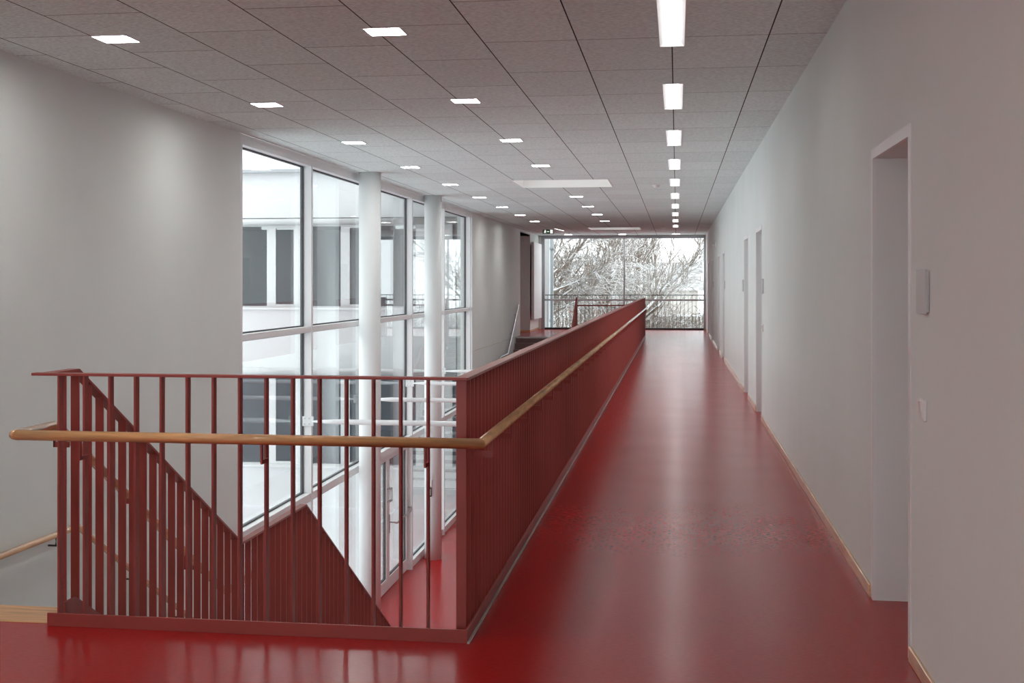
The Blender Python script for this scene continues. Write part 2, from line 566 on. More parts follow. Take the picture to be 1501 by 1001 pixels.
def strip_light():
    e = empty('strip_light', (0, 0, H), None, 'ceiling light', 'strip lights along the corridor')
    m = MB()
    w, i, d = SW, 0.046, 0.035
    for s in (-1, 1):
        m.prism([(s * w, -0.003), (s * (w - 0.006), -0.003), (s * i, d), (s * w, d)], 'y', 0, SL)
    m.build('reflector', 'white', e)
    m = MB()
    m.box(-w, w, 0, 0.006, -0.002, d); m.build('end_plate', 'white', e)
    m = MB(); m.box(-w, w, SL - 0.006, SL, -0.002, d); m.build('end_plate', 'white', e)
    m = MB(); m.box(-i, i, 0.006, SL - 0.006, d - 0.012, d)
    m.build('diffuser', 'striplamp', e)
    m = MB(); m.box(-w, w, 0, SL, d + 0.002, d + 0.06)
    m.build('housing', 'roofmetal', e)
    for c in e.children:
        c.matrix_parent_inverse = Matrix(); c.location = (0, 0, 0)
    return e
st = strip_light()
for k, (x, y) in enumerate(strips):
    lab = 'long white recessed strip light, %s from the front over the red corridor' % ORD[k]
    if k == 0:
        st.location = (x, y, H); st['label'] = lab
    else:
        copy_thing(st, (x, y, H), lab)

# rooflights: white shafts under an opal dome
for k, (a, b, c, d) in enumerate(hatches):
    e = empty('rooflight', ((a + b) / 2, (c + d) / 2, H),
              ('square rooflight shaft in the middle of the ceiling, nearer of the two', 'square rooflight shaft in the ceiling just before the end window')[k],
              'rooflight', 'rooflights in the ceiling')
    m = MB(); t = 0.02
    m.box(a - t, a, c - t, d + t, H - .003, RO + 0.2); m.box(b, b + t, c - t, d + t, H - .003, RO + 0.2)
    m.box(a, b, c - t, c, H - .003, RO + 0.2); m.box(a, b, d, d + t, H - .003, RO + 0.2)
    m.build('shaft', 'plastic', e)
    m = MB()
    n = 12
    vs, fs = [], []
    for i in range(n + 1):
        for j in range(n + 1):
            u, v = i / n, j / n
            z = RO + 0.2 + 0.35 * (16 * u * (1 - u) * v * (1 - v)) ** 0.5
            vs.append((a + (b - a) * u, c + (d - c) * v, z))
    for i in range(n):
        for j in range(n):
            q = i * (n + 1) + j
            fs.append((q, q + n + 1, q + n + 2, q + 1))
    m.add(vs, fs, True)
    dm = m.build('dome', 'dome', e)
    so = dm.modifiers.new('wall', 'SOLIDIFY'); so.thickness = 0.006

# smoke detectors
for k, (x, y) in enumerate([(-0.32, 20.36), (-0.355, 35.8)]):
    e = empty('smoke_detector', (x, y, H), ('round white smoke detector on the ceiling, nearer of the two beside the strip lights',
              'small round smoke detector on the ceiling near the end window')[k], 'smoke detector', 'smoke detectors on the ceiling')
    m = MB(); m.tube([(x, y, H), (x, y, H - 0.018)], 0.06, 24); m.build('base', 'plastic', e)
    m = MB(); m.tube([(x, y, H - 0.018), (x, y, H - 0.03), (x, y, H - 0.05)], [0.045, 0.045, 0.028], 24); m.build('head', 'plastic', e)

# exit sign and the angled spotlight beside it
e = empty('exit_sign', (-3.55, 35.9, H), 'green and white illuminated exit sign hanging under the ceiling left of the end window', 'exit sign')
xa, xb, za, zb = -3.74, -3.42, 2.88, 3.02
m = MB(); m.bbox(xa, xb, 35.87, 35.91, za, zb, .004); m.build('body', 'plastic', e)
m = MB(); m.box(xa + .018, xb - .012, 35.866, 35.87, za + .012, zb - .012); face = m.build('sign_face', 'green', e)
m = MB()
yy = 35.864
m.box(-3.59 + .07, -3.59 + .14, yy, 35.866, za + .02, zb - .02)                       # doorway
m.tube([(-3.66, yy, zb - .027), (-3.66, 35.866, zb - .027)], .011, 12)               # running man: head
m.prism([(-3.675, zb - .04), (-3.645, zb - .04), (-3.65, za + .06), (-3.635, za + .025), (-3.645, za + .02), (-3.665, za + .055), (-3.69, za + .025), (-3.70, za + .032), (-3.68, za + .065)], 'y', yy, 35.866)
m.prism([(-3.70, zb - .062), (-3.66, zb - .042), (-3.62, zb - .06), (-3.622, zb - .067), (-3.66, zb - .054), (-3.698, zb - .069)], 'y', yy, 35.866)
m.prism([(-3.61, .5 * (za + zb) + .008), (-3.575, .5 * (za + zb) + .008), (-3.575, .5 * (za + zb) + .02), (-3.55, .5 * (za + zb)), (-3.575, .5 * (za + zb) - .02), (-3.575, .5 * (za + zb) - .008), (-3.61, .5 * (za + zb) - .008)], 'y', yy, 35.866)
m.build('pictogram', 'exitwhite', face)
m = MB(); m.tube([(-3.58, 35.89, zb), (-3.58, 35.89, H)], .008, 8); m.build('bracket', 'plastic', e)
e = empty('spotlight', (-3.3, 36.2, H), 'small bright tilted ceiling spotlight right beside the exit sign', 'spotlight')
m = MB(); m.add([(-3.43, 36.1, H - .008), (-3.16, 36.1, H - .075), (-3.16, 36.26, H - .075), (-3.43, 36.26, H - .008)], [(0, 3, 2, 1)])
m.add([(-3.43, 36.1, H - .003), (-3.16, 36.1, H - .068), (-3.16, 36.26, H - .068), (-3.43, 36.26, H - .003)], [(0, 1, 2, 3)])
m.build('lens', 'striplamp', e)
m = MB(); m.prism([(-3.45, H), (-3.14, H), (-3.14, H - .068), (-3.16, H - .066), (-3.43, H - .002)], 'y', 36.09, 36.27); m.build('housing', 'plastic', e)

# ------------------------------------------------------------------ red steel balustrades
BT = 0.009                    # flat-bar thickness
def flat_x(m, x0, x1, y, z0, z1):      # bar whose width lies along x
    m.box(x0, x1, y - BT / 2, y + BT / 2, z0, z1)
# front guard across the head of the void
g = empty('front_balustrade', (-1.8, 5.33, 0), 'red steel balustrade across the front edge of the stairwell', 'balustrade')
m = MB(); m.bbox(-2.83, -0.868, 5.308, 5.36, 1.09, 1.102, .0015); m.build('top_rail', 'red', g)
m = MB(); m.bbox(-2.727, -0.862, 5.254, 5.264, 0, 0.056, .001); m.box(-2.727, -.93, 5.264, 5.37, 0, .006); m.build('kerb', 'red', g)
bx = [-2.705 + 0.1187 * k for k in range(15)]
for x in bx:
    m = MB(); m.box(x - BT / 2, x + BT / 2, 5.314, 5.354, -0.02, 1.09); m.build('baluster', 'red', g)

# corridor guard
g = empty('corridor_balustrade', (-0.9, 20, 0), 'long red steel balustrade of closely set bars beside the corridor', 'balustrade')
m = MB(); m.bbox(-0.925, -0.868, 5.36, Y1 + .2, 1.09, 1.102, .0015); m.build('top_rail', 'red', g)
m = MB(); m.bbox(-0.872, -0.862, 5.264, Y1 + .2, 0, 0.056, .001); m.box(-.925, -.872, 5.37, Y1, 0, .006); m.build('kerb', 'red', g)
y, k, rest, base = 5.334, 0, MB(), None
while y < Y1 + .15:
    if k < 99:
        if base is None:
            mm = MB(); mm.box(-0.922, -0.880, -BT / 2, BT / 2, 0.0, 1.09)
            base = mm.build('baluster', 'red', g); ob = base
        else:
            ob = base.copy(); COL.objects.link(ob)
        ob.parent = g; ob.matrix_parent_inverse = Matrix.Translation(g.location).inverted(); ob.location = (0, y, 0)
    else:
        flat_x(rest, -0.922, -0.880, y, 0, 1.09)
    y += 0.109; k += 1
o = rest.build('baluster_rank', 'red', g); o['kind'] = 'stuff'
m = MB(); m.bbox(-0.93, -0.862, Y1 + .15, Y1 + .21, 0, 1.09, .002); m.build('end_post', 'red', g)
# pale sealing strip where kerb meets linoleum
mb = MB(); mb.box(-0.862, -0.852, 5.25, Y1 + .2, 0, 0.006)
struct(mb, 'trim_2', 'concrete')

# stair guards: pitched, level, pitched
def stair_guard(name, label, XS, path, post=None):
    """path: list of (y, z of rail top)"""
    g = empty(name, (XS, path[0][0], 0), label, 'balustrade')
    m = MB()
    t = 0.012
    for (a, za), (b, zb) in zip(path[:-1], path[1:]):
        m.prism([(a, za), (b, zb), (b, zb - t * 1.15), (a, za - t * 1.15)], 'x', XS - 0.026, XS + 0.026)
    m.build('top_rail', 'red', g)
    def zat(y):
        for (a, za), (b, zb) in zip(path[:-1], path[1:]):
            if min(a, b) <= y <= max(a, b):
                return za + (zb - za) * (y - a) / (b - a)
    sgn = 1 if path[-1][0] > path[0][0] else -1
    n = int(abs(path[-1][0] - path[0][0]) / 0.128)
    for k in range(1, n + 1):
        y = path[0][0] + sgn * 0.128 * k
        z = zat(y)
        if z is None:
            continue
        m = MB(); flat_x(m, XS - 0.020, XS + 0.020, y, z - 1.28, z - 0.012); m.build('baluster', 'red', g)
    m = MB()                                # plate stringer below
    for (a, za), (b, zb) in zip(path[2:-1], path[3:]):
        m.prism([(a, za - 1.06), (b, zb - 1.06), (b, zb - 1.32), (a, za - 1.32)], 'x', XS + 0.026, XS + 0.038)
    m.prism([(path[0][0] + sgn * .08, 0.055), (path[1][0] - sgn * .06, .055), (path[2][0], path[2][1] - 1.12), (path[2][0], path[2][1] - 1.32), (path[1][0], -0.2), (path[0][0] + sgn * .08, -0.2)], 'x', XS + 0.026, XS + 0.038)
    m.build('stringer', 'red', g)
    return g
XS = -2.775
nearpath = [(5.36, 1.102), (5.61, 1.102), (7.877, -0.16), (9.305, -0.16), (12.75, -2.17)]
stair_guard('stair_balustrade', 'red steel balustrade stepping down the near stair beside the void', XS, nearpath)
farpath = [(Y1 + .1, 1.102), (35.45, 1.102), (33.2, -0.12), (31.8, -0.12), (28.2, -2.2)]
stair_guard('stair_balustrade', 'red steel balustrade going down the far stair before the end window', XS + .03, farpath)

# guard across the far edge of the void
g = empty('cross_balustrade', (-1.8, Y1 + .12, 0), 'thin dark red railing across the far end of the stairwell', 'balustrade')
m = MB(); m.bbox(-2.74, -0.92, Y1 + .1, Y1 + .15, 0.86, 0.90, .002); m.build('top_rail', 'red', g)
for k in range(15):
    x = -2.64 + 0.118 * k
    m = MB(); m.box(x - BT / 2, x + BT / 2, Y1 + .105, Y1 + .145, 0.0, 0.862); m.build('baluster', 'red', g)

# ------------------------------------------------------------------ oak handrails
HZ, HR = 0.835, 0.0225
h = empty('handrail', (-0.8, 5.25, HZ), 'round oak handrail wrapping the front and corridor balustrades and following the near stair', 'handrail')
def arc(c, r, a0, a1, n=5):
    return [(c[0] + r * math.cos(R(a0 + (a1 - a0) * i / n)), c[1] + r * math.sin(R(a0 + (a1 - a0) * i / n)), c[2]) for i in range(n + 1)]
# corridor length and front length meet in a mitre
m = MB()
m.tube([(-0.803, Y1 + .3, HZ), (-0.803, 5.235, HZ)], HR, 16, caps=True)
m.v = [(x, y + (0.0 if y > 6 else -(x + 0.803)), z) for x, y, z in m.v]
m.build('corridor_rail', 'oak', h)
m = MB()
m.tube([(-0.803, 5.235, HZ)] + [(-2.86 + 0.0, 5.235, HZ)], HR, 16)
m.v = [((x - (y - 5.235)) if x > -1.5 else x, y, z) for x, y, z in m.v]
m.build('front_rail', 'oakx', h)
m = MB()
HX = -2.872
m.tube([(HX + .015, 5.235, HZ), (HX, 5.245, HZ), (HX, 5.60, HZ), (HX, 5.66, HZ - .02), (HX, 7.86, -0.47), (HX, 7.92, -0.49), (HX, 9.27, -0.49), (HX, 9.33, -0.51), (HX, 12.8, -2.52)], HR, 16)
m.build('stair_rail', 'oak', h)
for x in (-2.577 + 0.03, -1.755 + .028, -1.042 + .022):
    m = MB()
    m.box(x - .02, x - .014, 5.232, 5.238, HZ - 0.095, HZ - 0.02)
    m.box(x - .021, x - .013, 5.226, 5.244, HZ - 0.10, HZ - 0.015)
    m.box(x - .021, x - .013, 5.23, 5.312, HZ - 0.105, HZ - 0.088)
    m.build('bracket', 'red', h)
y = 5.55
while y < Y1:
    m = MB(); m.box(-0.808, -0.798, y, y + .008, HZ - .1, HZ - .018); m.box(-0.878, -0.808, y, y + .008, HZ - .1, HZ - .072)
    m.build('bracket', 'red', h)
    y += 0.70
for y, z in ((5.60, HZ), (6.3, HZ - .36 * .575 * 1.0 - .175), (7.2, -0.09), (8.55, -0.49), (10.2, -1.01), (11.4, -1.71)):
    m = MB(); m.box(HX - .004, HX + .004, y, y + .012, z - .1, z - .015); m.box(HX - .004, XS - .024, y, y + .012, z - .1, z - .075)
    m.build('bracket', 'red', h)

def wall_rail(name, label, x, path, mat, steps):
    h = empty(name, (x, path[0][0], path[0][1]), label, 'handrail', 'handrails on the left wall')
    m = MB(); m.tube([(x, a, b) for a, b in path], HR, 14); m.build('rail', mat, h)
    for (a, b) in steps:
        m = MB(); m.tube([(x, a, b - .012), (x, a, b - .075), (XL + .006, a, b - .075)], .007, 8); m.build('bracket', 'dark', h)
    return h
WX = XL + 0.065
wall_rail('wall_handrail', 'oak handrail on the white left wall of the near stair', WX,
          [(5.5, 0.88), (5.62, 0.87), (7.66, -0.27), (7.72, -0.29), (8.87, -0.30), (8.93, -0.31), (12.9, -2.55)], 'oak',
          [(6.2, .57), (8.58, -.30), (9.85, -0.83), (10.9, -1.41), (11.9, -1.98)])
wall_rail('wall_handrail', 'grey steel handrail on the left wall of the far stair', WX,
          [(35.6, .89), (35.5, .87), (33.25, -.36), (31.9, -.36), (28.4, -2.45)], 'steel',
          [(35.2, .70), (34.3, .21), (33.0, -.36), (32.2, -.36), (30.6, -1.13)])

# ------------------------------------------------------------------ stairs
def stair(name, label, y0, sgn, x0, x1, land, mats, treadmat, risermat):
    s = empty(name, ((x0 + x1) / 2, y0, 0), label, 'staircase')
    rh = 0.169
    y, z = y0, 0.0
    T, Rr = MB(), []
    steps = []
    def flight(n, run, y, z):
        for k in range(n):
            z2 = z - rh
            r = MB(); r.box(x0, x1, y, y + sgn * 0.012, z2, z - 0.03 if k or True else z); r.build('riser', risermat, s)
            y2 = y + sgn * run
            if k < n - 1:
                t = MB(); t.bbox(x0, x1, min(y - sgn * .015, y2), max(y - sgn * .015, y2), z2 - 0.03, z2, .003); t.build('tread', treadmat, s)
                z = z2; y = y2
            else:
                z = z2
        return y, z
    ya = y0
    y, z = flight(7, 0.295, y0, 0)
    yl = y + sgn * land
    l = MB(); l.box(x0, x1, y - sgn * .015, yl, z - 0.2, z); l.build('landing', treadmat, s)
    y2, z2 = flight(13, 0.289, yl, z)
    b = MB()
    ye, ze = y, z
    b.prism([(ya, -0.02), (ya, -0.36), (ye, ze - .2), (ye, ze - .02)] if True else [], 'x', x0 + .02, x1 - .02)
    b.prism([(yl, ze - .17), (yl, ze - .36), (y2, LO), (y2, LO + .15)], 'x', x0 + .02, x1 - .02)
    # keep the soffit below the treads
    b.v = [(vx, vy, vz - 0.17 if vz > -0.1 else vz) for vx, vy, vz in b.v]
    b.build('soffit', 'wall', s)
    return s
stair('staircase', 'near staircase with oak top edge going down beside the left wall', 5.54, 1, -4.44, -2.83, 1.5, None, 'concrete', 'concrete')
fs = pbr('reddish_grey_stair_covering', (0.16, 0.09, 0.085), 0.4, var=0.1, scale=8)
stair('staircase', 'far dark staircase going down before the end window', Y1 - .02, -1, -4.44, -2.79, 1.35, None, fs, fs)
mb = MB(); mb.bbox(-4.45, -2.745, 5.292, 5.555, -0.04, 0.003, .002)
struct(mb, 'trim_3', 'oakx')
mb = MB(); mb.bbox(-4.45, -2.79, Y1 - .05, Y1 + .02, -0.04, 0.004, .002)
struct(mb, 'trim_4', 'concrete')

# ------------------------------------------------------------------ columns
for k, (x, y) in enumerate([(-4.255, 17.5), (-4.275, 22.3)]):
    m = MB(); m.cyl(x, y, LO, H, 0.153, 64)
    o = m.build('round_column', 'column', origin=(x, y, LO))
    tag(o, ('round white column nearest the camera before the glass wall', 'round white column farther back, with notices on its lower half')[k], 'column', 'round columns inside the glass wall', 'thing')
n = empty('notice_board', (-4.28, 22.1, -2.1), 'small black framed notice fixed to the farther white column', 'notice')
m = MB()
m.box(-4.355, -4.27, 22.125, 22.145, -2.26, -2.10); fr = m.build('frame', 'dark', n)
m = MB(); m.box(-4.34, -4.285, 22.121, 22.125, -2.235, -2.125); m.build('paper', 'plastic', n)
m = MB(); m.bbox(-4.36, -4.265, 22.12, 22.145, -2.08, -1.96)
tag(m.build('alarm_box', 'plastic', origin=(-4.31, 22.13, -2.08)), 'small white box on the farther column above the black framed notice', 'call box')

# ------------------------------------------------------------------ curtain wall
w = empty('window_1', (XG, GY0, LO), kind='structure')
my = [GY0 + .03, 15.30, 18.33, 21.37, 24.41, 27.55]
mbays = my + [GY1]
ZT0, ZT1, ZH = -1.14, 0.93, 2.94
for y in my[0:]:
    m = MB(); m.bbox(XG - 0.03, XL - 0.0, y - 0.03, y + 0.03, LO, H, .003); m.build('mullion', 'white', w)
m = MB(); m.bbox(XG - .03, XL, GY1 - .04, GY1, LO, H, .003); m.build('mullion', 'white', w)
def trans(z0, z1, name, depth=XL):
    m = MB(); m.bbox(XG - .03, depth - .004, GY0, GY1, z0, z1, .003); m.build(name, 'white', w)
trans(ZH, H, 'head_rail'); trans(ZT1 - .035, ZT1 + .035, 'transom', XL - .01); trans(ZT0 - .05, ZT0 + .05, 'transom', XL - .01)
for a, b in zip(mbays[:-1], mbays[1:]):
    if b - a < .4: continue
    if abs(a - 18.33) < .1: continue
    m = MB(); m.bbox(XG - .03, XL - .03, a + .03, b - .03, LO, LO + .12, .003); m.build('sill_rail', 'white', w)
rows = [(LO + .12, ZT0 - .05), (ZT0 + .05, ZT1 - .035), (ZT1 + .035, ZH)]
for a, b in zip(mbays[:-1], mbays[1:]):
    a2, b2 = a + .03, b - (.03 if b < GY1 else .04)
    for r, (z0, z1) in enumerate(rows):
        if r == 0 and abs(a - 18.33) < .1:
            continue
        m = MB(); m.box(XG - 0.012, XG + 0.012, a2, b2, z0, z1); p = m.build('glass_pane', 'glass', w)
        m = MB(); q = .014
        for t in ((a2, a2 + q, z0, z1), (b2 - q, b2, z0, z1), (a2 + q, b2 - q, z0, z0 + q), (a2 + q, b2 - q, z1 - q, z1)):
            m.box(XG - .02, XG + .02, *t)
        m.build('gasket', 'gasket', p)
# double glass door in the third bay
d = empty('door_8', (XG, 19.85, LO), kind='structure')
da, db, dz = 18.36, 21.34, ZT0 - .05
for (a, b, hinge) in ((da, 19.85, -1), (19.85, db, 1)):
    m = MB(); s = .1
    for t in ((a + .01, a + s, LO + .01, dz - .01), (b - s, b - .01, LO + .01, dz - .01), (a + s, b - s, LO + .01, LO + .2), (a + s, b - s, dz - .12, dz - .01)):
        m.bbox(XG - .03, XG + .04, *t, .003)
    lf = m.build('leaf', 'white', d)
    m = MB(); m.box(XG - .012, XG + .012, a + s, b - s, LO + .2, dz - .12); m.build('glass_pane', 'glass', lf)
    m = MB(); q = .014
    for t in ((a + s, a + s + q, LO + .2, dz - .12), (b - s - q, b - s, LO + .2, dz - .12), (a + s + q, b - s - q, LO + .2, LO + .2 + q), (a + s + q, b - s - q, dz - .12 - q, dz - .12)):
        m.box(XG - .02, XG + .02, *t)
    m.build('gasket', 'gasket', lf)
    yh = b - .06 if hinge < 0 else a + .06
    e1 = a + .06 if hinge < 0 else b - .06
    if hinge > 0:
        m = MB(); m.tube([(XG + .04, yh, LO + 1.08), (XG + .12, yh, LO + 1.08), (XG + .15, yh + .08, LO + 1.05), (XG + .15, e1 - .1, LO + 1.05), (XG + .12, e1, LO + 1.08), (XG + .04, e1, LO + 1.08)], .014, 10)
        m.bbox(XG + .04, XG + .055, yh - .02, yh + .02, LO + .9, LO + 1.2); m.bbox(XG + .04, XG + .055, e1 - .02, e1 + .02, LO + .9, LO + 1.2)
        m.build('panic_bar', 'steel', lf)
    m = MB(); m.tube([(XG + .04, yh, LO + 1.42), (XG + .09, yh, LO + 1.42), (XG + .09, yh, LO + 1.62), (XG + .04, yh, LO + 1.62)], .009, 8); m.build('pull_handle', 'steel', lf)

# horizontal struts that brace the glass wall against the bridge slab
for k, y in enumerate(my[1:5]):
    z = -0.2
    e = empty('facade_strut', (XL, y, z), 'thin white steel strut between glass wall and corridor slab, %s from the camera' % ('nearest', 'second', 'third', 'farthest')[k], 'strut', 'white struts bracing the glass wall')
    x0, x1 = XL + .02, XV - .10
    m = MB(); m.tube([(x0, y - .06, z), (x0 + .3, y - .06, z), (x1 - .3, y - .06, z), (x1, y - .06, z)], [.012, .032, .032, .012], 16); m.build('rod', 'white', e)
    m = MB(); m.bbox(XG + .01, XL + .03, y - .05, y - .031, z - .06, z + .06); m.build('plate', 'white', e)
    m = MB(); m.bbox(XV - .12, XV - .012, y - .068, y - .052, z - .05, z + .05); m.build('end_plate', 'white', e)
    for dx in (.03, .09):
        for dz_ in (-.035, .035):
            m = MB(); m.tube([(XG + dx + .005, y - .058, z + dz_), (XG + dx + .005, y - .05, z + dz_)], .009, 8); m.build('bolt', 'steel', e)

# ------------------------------------------------------------------ end window
w = empty('window_2', (-1.7, YE, 0), kind='structure')
xa, xb = -4.36, XR - .0
def bar(x0, x1, z0, z1, name, mat='grey'):
    m = MB(); m.bbox(x0, x1, YE - .05, YE + .05, z0, z1, .003); return m.build(name, mat, w)
bar(xa, xa + .11, 0, 3.03, 'jamb'); bar(xb - .07, xb, 0, 3.03, 'jamb')
bar(xa + .11, xb - .07, 2.94, 3.03, 'head_rail'); bar(xa + .11, xb - .07, 0, .055, 'bottom_rail', 'dark')
bar(xa + .11, xb - .07, .93, .985, 'transom')
bar(-1.70, -1.645, .055, .93, 'mullion'); bar(-1.70, -1.645, .985, 2.94, 'mullion')
for x0, x1 in ((xa + .11, -1.70), (-1.645, xb - .07)):
    for z0, z1 in ((.055, .93), (.985, 2.94)):
        m = MB(); m.box(x0, x1, YE - .012, YE + .012, z0, z1); m.build('glass_pane', 'glass', w)
mb = MB(); mb.box(XL, xa, YE - .04, YE + .2, 0, H)
struct(mb, 'wall_end_left', 'wall')
# guard outside the end window
g = empty('window_guard', (-1.7, YE + .35, 0), 'thin dark railing outside the large end window', 'railing')
m = MB(); m.bbox(-4.5, 1.4, YE + .33, YE + .37, 1.10, 1.125, .002); m.bbox(-4.5, 1.4, YE + .33, YE + .37, 0.02, .05, .002); m.build('rail', 'dark', g)
for k in range(48):
    x = -4.45 + .1235 * k
    m = MB(); m.box(x - .006, x + .006, YE + .338, YE + .362, .05, 1.10); m.build('baluster', 'dark', g)
m = MB(); m.box(-4.6, 1.4, YE + .2, YE + .5, -.3, 0.0)
struct(m, 'trim_5', 'concrete')
# white fin wall and rain pipe seen at the left of the end window
mb = MB(); mb.box(-5.2, -4.2, YE + 1.0, YE + 1.35, LO, 4.2)
struct(mb, 'wall_outside_fin', 'plaster')
e = empty('rain_pipe', (-4.1, YE + 1.3, LO), 'grey metal rain pipe on the white wall outside the end window', 'rain pipe')
m = MB(); m.tube([(-4.115, YE + .98, LO), (-4.115, YE + .98, 3.6)], .06, 16); m.build('pipe', 'grey', e)
for z in (0.2, 2.6):
    m = MB(); m.tube([(-4.115, YE + .98, z), (-4.115, YE + .98, z + .1)], .075, 16); m.build('pipe_clip', 'grey', e)

# ------------------------------------------------------------------ wall-mounted items
e = empty('wall_panel', (XL, 40.0, 0.4), 'tall flat white radiator panel on the left wall beside the end window', 'radiator')
m = MB(); m.bbox(XL + .05, XL + .13, 38.95, 41.2, .38, 2.76, .006); m.build('panel', 'white', e)
m = MB()
for y in (39.2, 40.9):
    for z in (.7, 2.4):
        m.box(XL, XL + .05, y, y + .05, z, z + .08)
m.build('bracket', 'grey', e)
m = MB(); m.bbox(XL + .0, XL + .06, 41.24, 41.40, .42, .98, .004)
tag(m.build('cable_box', 'dark', origin=(XL, 41.3, .42)), 'narrow black box low on the wall between radiator and end window', 'box')

def sign(y0, y1, z0, z1, label):
    e = empty('door_sign', (XR, (y0 + y1) / 2, z0), label, 'sign', 'door signs on the corridor wall')
    m = MB(); m.bbox(XR - .010, XR, y0 + .006, y1 - .006, z0 + .006, z1 - .006, .001); m.build('back_plate', 'steel', e)
    m = MB(); m.bbox(XR - .017, XR - .010, y0, y1, z0, z1, .0015); m.build('face', 'signface', e)
def switch(y, z, label):
    e = empty('light_switch', (XR, y, z), label, 'light switch', 'light switches on the corridor wall')
    m = MB(); m.bbox(XR - .012, XR, y - .041, y + .041, z - .041, z + .041, .003); m.build('frame', 'plastic', e)
    m = MB(); m.prism([(XR - .012, z - .03), (XR - .016, z - .03), (XR - .024, z + .03), (XR - .012, z + .03)], 'y', y - .028, y + .028); m.build('rocker', 'plastic', e)
sign(4.90, 5.075, 1.385, 1.55, 'grey door sign beside the nearest doorway on the right wall')
switch(4.99, 1.025, 'white light switch beside the nearest doorway on the right wall')
sign(13.95, 14.13, 1.385, 1.55, 'grey door sign beside the second doorway on the right wall')
switch(14.03, 1.02, 'white light switch beside the second doorway on the right wall')
sign(18.10, 18.28, 1.385, 1.55, 'grey door sign just past the third doorway on the right wall')
sign(24.95, 25.13, 1.385, 1.55, 'grey door sign beside the fourth doorway on the right wall')
sign(32.95, 33.13, 1.385, 1.55, 'grey door sign beside the sixth doorway on the right wall')
e = empty('alarm_light', (XR, 30.3, 2.4), 'small white alarm light high on the right wall between far doorways', 'alarm')
m = MB(); m.bbox(XR - .04, XR, 30.2, 30.4, 2.33, 2.45, .004); m.build('base', 'plastic', e)
m = MB(); m.tube([(XR - .04, 30.3, 2.39), (XR - .1, 30.3, 2.39)], [.045, .03], 16); m.build('lens', 'signface', e)

# ------------------------------------------------------------------ outside: courtyard wing
GZ = -3.55
mb = MB(); mb.box(-90, 90, -40, 260, GZ - .6, GZ)
struct(mb, 'ground', 'snow')
YW, YWB = 28.0, 36.5
WL = -26.0
w = empty('wing_building', (-12, YW, GZ), 'white rendered courtyard wing with ribbon windows seen through the glass wall', 'building')
XWR = -4.85
m = MB()
m.box(WL, XWR, YW, YW + .35, GZ, -2.60)          # below lower windows
m.box(WL, XWR, YW, YW + .35, -.44, .95)          # spandrel
m.box(WL, XWR, YW, YW + .35, 2.98, 4.0)          # parapet
m.box(WL, WL + .35, YW + .35, YWB, GZ, 4.0)
m.build('facade', 'plaster', w)
m = MB()
m.box(WL, -7.4, YWB - .3, YWB, GZ, 4.0)
m.box(-7.4, XWR, YWB - .3, YWB, 2.75, 4.0); m.box(-7.4, XWR, YWB - .3, YWB, GZ, -.9)
m.box(WL + .35, XWR, YW + .35, YWB - .3, -.35, -.05); m.box(WL + .35, XWR, YW + .35, YWB - .3, 2.9, 3.2)
m.box(-13.0, -12.8, YW + .35, YWB - .3, -.05, 2.9); m.box(WL + .35, XWR, YW + 4.6, YW + 4.75, GZ, -.35)
m.box(WL + .35, -7.3, YW + 4.6, YW + 4.75, -.05, 2.9)
m.build('interior', 'wingint', w)
m = MB(); m.box(WL - .2, XWR, YW - .18, YWB + .1, 4.0, 4.07); m.build('roof_edge', 'roofmetal', w)
m = MB()
n_ = 40
vs, f_ = [], []
random.seed(4)
for i in range(n_ + 1):
    x = WL - .15 + (XWR - WL + .15) * i / n_
    for j, (yy, zz) in enumerate(((YW - .15, 4.07), (YW - .13, 4.2), (YW + .3, 4.35), (YW + 3.5, 4.55), (YWB, 4.2))):
        vs.append((x, yy, zz + (random.uniform(-.03, .05) if j else 0)))
for i in range(n_):
    for j in range(4):
        q = i * 5 + j
        f_.append((q, q + 5, q + 6, q + 1))
m.add(vs, f_, True); m.build('roof_snow', 'snow', w)
m = MB()
for z in (2.88, -.5):
    m.tube([(WL, YW - .07, z), (XWR, YW - .07, z)], .075, 14)
m.build('blind_box', 'white', w)
m = MB()
for z in (.95, -2.62):
    m.bbox(WL, XWR, YW - .06, YW + .1, z - .05, z, .004)
m.build('window_sill', 'white', w)
k = 0
P = 1.73
x = -4.95
while x > WL + 2:
    for z0, z1 in ((.95, 2.82), (-2.62, -.56)):
        f = MB()
        a0, a1 = x - P, x
        # narrow opening casement to the right, wide fixed light to the left
        for t in ((a0, a0 + .035, z0, z1), (a1 - .20, a1, z0, z1), (a1 - .83, a1 - .62, z0, z1), (a0 + .035, a1 - .83, z0, z0 + .03), (a0 + .035, a1 - .83, z1 - .03, z1), (a1 - .62, a1 - .20, z0, z0 + .07), (a1 - .62, a1 - .20, z1 - .07, z1)):
            f.box(t[0], t[1], YW + .1, YW + .17, t[2], t[3])
        fo = f.build('window_frame', 'white', w)
        p = MB(); p.box(a0 + .035, a1 - .83, YW + .125, YW + .145, z0 + .03, z1 - .03); p.build('pane', 'wglass', fo)
        p = MB(); p.box(a1 - .62, a1 - .2, YW + .125, YW + .145, z0 + .07, z1 - .07); p.build('casement_pane', 'wglass', fo)
    x -= P
m = MB()                                          # rear glazing of the link
for t in ((-7.4, -7.34, -.9, 2.75), (XWR - .06, XWR, -.9, 2.75), (-7.34, XWR - .06, .98, 1.04), (-7.34, XWR - .06, 2.7, 2.75), (-6.1, -6.05, -.9, 2.7)):
    m.box(t[0], t[1], YWB - .25, YWB - .18, t[2], t[3])
fo = m.build('rear_window_frame', 'grey', w)
m = MB(); m.box(-7.34, XWR - .06, YWB - .22, YWB - .2, -.9, 2.7); m.build('rear_pane', 'glass', fo)
for k in range(20):
    xx = -7.35 + .125 * k
